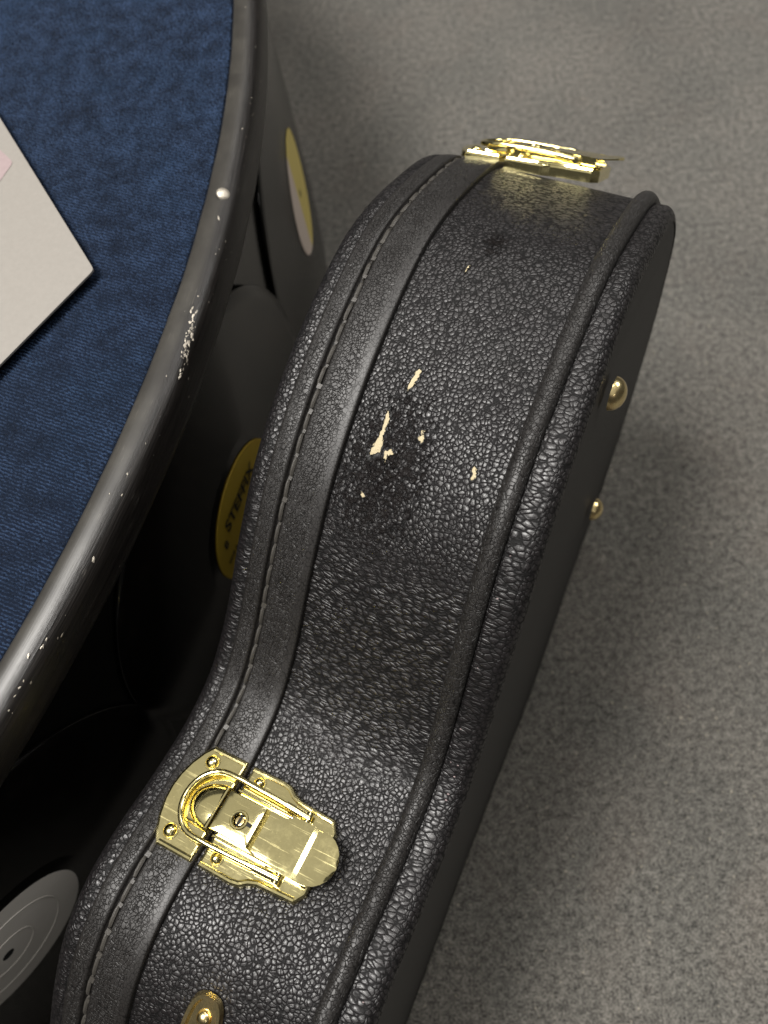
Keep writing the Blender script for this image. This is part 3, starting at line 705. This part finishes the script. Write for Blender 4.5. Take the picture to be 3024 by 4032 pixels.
for q, (ang_, s_, lab) in enumerate(recs):
    z = .66-s_; m4 = Matrix.Translation((0, 0, z)) @ Matrix.Rotation(ang_, 4, 'Z')
    rec = disc('record', .0025, .1505, RW+.0045, M['vinyl'], pl, m4, tilt=.0016*(1 if q != 2 else -1), thick=.0022, seg=120, rings=16) if proto is None or q == 2 else share(proto, pl, m4)
    if q == 0: proto = rec
    tl = .0016*(1 if q != 2 else -1)
    disc('label', .0036, .0500, RW+.0051, M[lab], rec, tilt=tl, seg=64, rings=8)
    c = [bent(r, a, RW+.0054, tl) for r in (.0340, .0347) for a in np.linspace(0, 2*math.pi, 49)]
    if lab == 'grey':
        for rr_ in (.0165, .0345):
            mb = MB(); mb.tube([bent(rr_, a, RW+.0051, tl) for a in np.linspace(0, 2*math.pi, 49)], .0005, 5, False); mb.build('pressed_ring', M['grey'], rec)
    else:
        mb = MB(); mb.tube([bent(.0488, a, RW+.0049, tl) for a in np.linspace(0, 2*math.pi, 65)], .0005, 5, False); mb.build('pressed_ring', M[lab], rec)
    mb = MB(); mb.dome((0, 0, 0), .0036, .0004, 16, 3); o = mb.build('spindle_hole', M['hole'], rec, matrix=Matrix.Translation((RW+.0050, 0, 0)) @ Matrix.Rotation(math.pi/2, 4, 'Y'))
    if lab == 'yl':
        def text(body, size, y, zc, rot, ext=.00005):
            cu = bpy.data.curves.new('lettering', 'FONT'); cu.body = body; cu.size = size; cu.align_x = 'CENTER'; cu.align_y = 'CENTER'; cu.offset = size*.025; cu.extrude = ext
            to = bpy.data.objects.new('lettering', cu); SC.collection.objects.link(to)
            dg = bpy.context.evaluated_depsgraph_get(); me = bpy.data.meshes.new_from_object(to.evaluated_get(dg)); bpy.data.objects.remove(to)
            R = RW+.0057; cr, sr = math.cos(rot), math.sin(rot)
            for v in me.vertices:
                a_ = v.co.x*cr-v.co.y*sr+y; b_ = v.co.x*sr+v.co.y*cr+zc; rr2 = R+v.co.z+tl*(a_/.15); v.co = (rr2*math.cos(a_/R), rr2*math.sin(a_/R), b_)
            me.materials.clear(); me.materials.append(M['ink']); o = bpy.data.objects.new('lettering', me); SC.collection.objects.link(o); o.parent = rec
        text('STEFFIX', .0145, -.001, .0235, math.radians(-4))
        text('8', .0100, -.0335, .0165, math.radians(-4))
        text('SIDE A', .0050, -.034, .0005, math.radians(0))
        text('~—', .012, .026, .010, math.radians(0))
# brass tack and bare flecks on the rim
mb = MB(); mb.dome((0, 0, 0), .0042, .0022, 18, 6)
p = np.array([-.1262, .3310, .3487]); v = p-PC; nrm_ = np.array([v[0]/np.hypot(*v[:2])*.55, v[1]/np.hypot(*v[:2])*.55, .84]); nrm_ /= np.linalg.norm(nrm_)
tx = np.cross(nrm_, [0, 0, 1]); tx /= np.linalg.norm(tx); ty = np.cross(nrm_, tx)
mb.build('tack', M['silver'], pl, matrix=mat4(tx, ty, nrm_, v))
fm = MB(); fm.add([(-.0010, -.0005, 0), (.0002, -.0007, .0001), (.0011, 0, 0), (.0004, .0006, .0001), (-.0007, .0004, 0), (0, 0, .0006)], [[0, 1, 5], [1, 2, 5], [2, 3, 5], [3, 4, 5], [4, 0, 5]])
ff = None
def rim_point(a, q):                             # q 0..1 from the flat top over the outer roll
    k = q*(len(rp)-8)+3; i = int(k); f = k-i; r = rp[i][0]*(1-f)+rp[i+1][0]*f; z = rp[i][1]*(1-f)+rp[i+1][1]*f
    dz = rp[i+1][1]-rp[i][1]; dr_ = rp[i+1][0]-rp[i][0]; L_ = math.hypot(dz, dr_); nr, nz_ = -dz/L_, dr_/L_
    return np.array([(r+.0003)*math.cos(a), (r+.0003)*math.sin(a), z+.0003]), np.array([nr*math.cos(a), nr*math.sin(a), nz_]), np.array([-math.sin(a), math.cos(a), 0])
def ang_of(x, y): return math.atan2(y-PC[1], x-PC[0])
spots = []
for k in range(80): q_ = rnd.gauss(0, 1); spots.append((-.213+.012*q_, min(1, max(0, .47-.05*q_+rnd.gauss(0, .045))), rnd.uniform(.25, .9)))
for k in range(60): spots.append((rnd.uniform(-.60, .12), min(1, max(0, rnd.gauss(.55, .2))), rnd.uniform(.2, .55)))
for k in range(26): spots.append((rnd.gauss(-.43, .06), min(1, max(0, rnd.gauss(.45, .1))), rnd.uniform(.3, .8)))
spots += [(-.125, .30, 1.0), (-.345, .5, 1.0)]
for a, q, sz in spots:
    P_, n_, t_ = rim_point(a, q); b_ = np.cross(n_, t_); r_ = rnd.uniform(-.5, .5); t2 = t_*math.cos(r_)+b_*math.sin(r_); b2 = np.cross(n_, t2)
    m4 = mat4(t2*sz*rnd.uniform(.8, 1.7), b2*sz*rnd.uniform(.6, 1.1), n_*sz*.35, P_)
    if ff is None: ff = fm.build('paint_chip', M['silver'], pl, matrix=m4, smooth=False)
    else: share(ff, pl, m4)

# lint caught on the leather border
ls = None
for k in range(16):
    t_ = rnd.uniform(-.16, .10); i = index_at(t_); wv_ = rnd.choice([.0885, .092, .0945]); p, px_, pt_, nz_ = frame_at(i, wv_, .0003-(.004 if wv_ > .094 else 0))
    sz = rnd.uniform(.25, .6); m4 = mat4(px_*sz, np.cross(nz_, px_)*sz, nz_*sz, p-CASE_O)
    if ls is None: ls = share(ff, case, m4); ls.name = 'lint_speck'; ls.data = ff.data.copy(); ls.data.materials.clear(); ls.data.materials.append(M['stick'])
    else: share(ls, case, m4)
# ---------------------------------------------------------------- card on the blue top
A3 = np.array([-.1920, .2801, .3540]); B3 = np.array([-.2716, .4043, .3540]); C3 = np.array([-.2336, .2229, .3540])
u = B3-A3; v = C3-A3; u *= 2.1; v *= 3.0
nn = np.cross(v, u); nn /= np.linalg.norm(nn)
if nn[2] < 0: nn = -nn
co = []
rc = .003
uu = u/np.linalg.norm(u); vv = v/np.linalg.norm(v)
corner = [A3+vv*rc, A3+vv*rc*.3+uu*rc*.12, A3+uu*rc*.3+vv*rc*.12, A3+uu*rc]
top = corner+[A3+u, A3+u+v, A3+v]; CO = A3.copy(); CO[2] = .3475
bot = [q-nn*.0012 for q in top]; n = len(top)
F = [list(range(n)), list(range(n, 2*n))[::-1]]+[[i, n+i, n+(i+1) % n, (i+1) % n] for i in range(n)]
cardo = mesh_obj('card', top+bot, F, M['card'], origin=CO, smooth=False); cardo.location = CO
tag(cardo, 'blank cream card with a pink sticker lying on the blue carpeted plinth top', 'card')
import bmesh
bm = bmesh.new(); bm.from_mesh(cardo.data); bmesh.ops.recalc_face_normals(bm, faces=bm.faces); bm.to_mesh(cardo.data); bm.free()
s0 = np.array([-.2551, .3656, .354]); e1 = np.array([-.2659, .3772, .354])-s0; e2 = np.array([-.2605, .3513, .354])-s0
e1 = e1/np.linalg.norm(e1)*.03; e2 = e2/np.linalg.norm(e2)*.05
pts = [s0+e1*.08, s0+e1*.02+e2*.01, s0+e2*.05, s0+e2, s0+e2+e1, s0+e1]
pts = [q+nn*(-((q-A3)@nn)+.00025) for q in pts]
mesh_obj('sticker', pts, [list(range(6))], M['stick'], cardo, origin=CO, smooth=False)
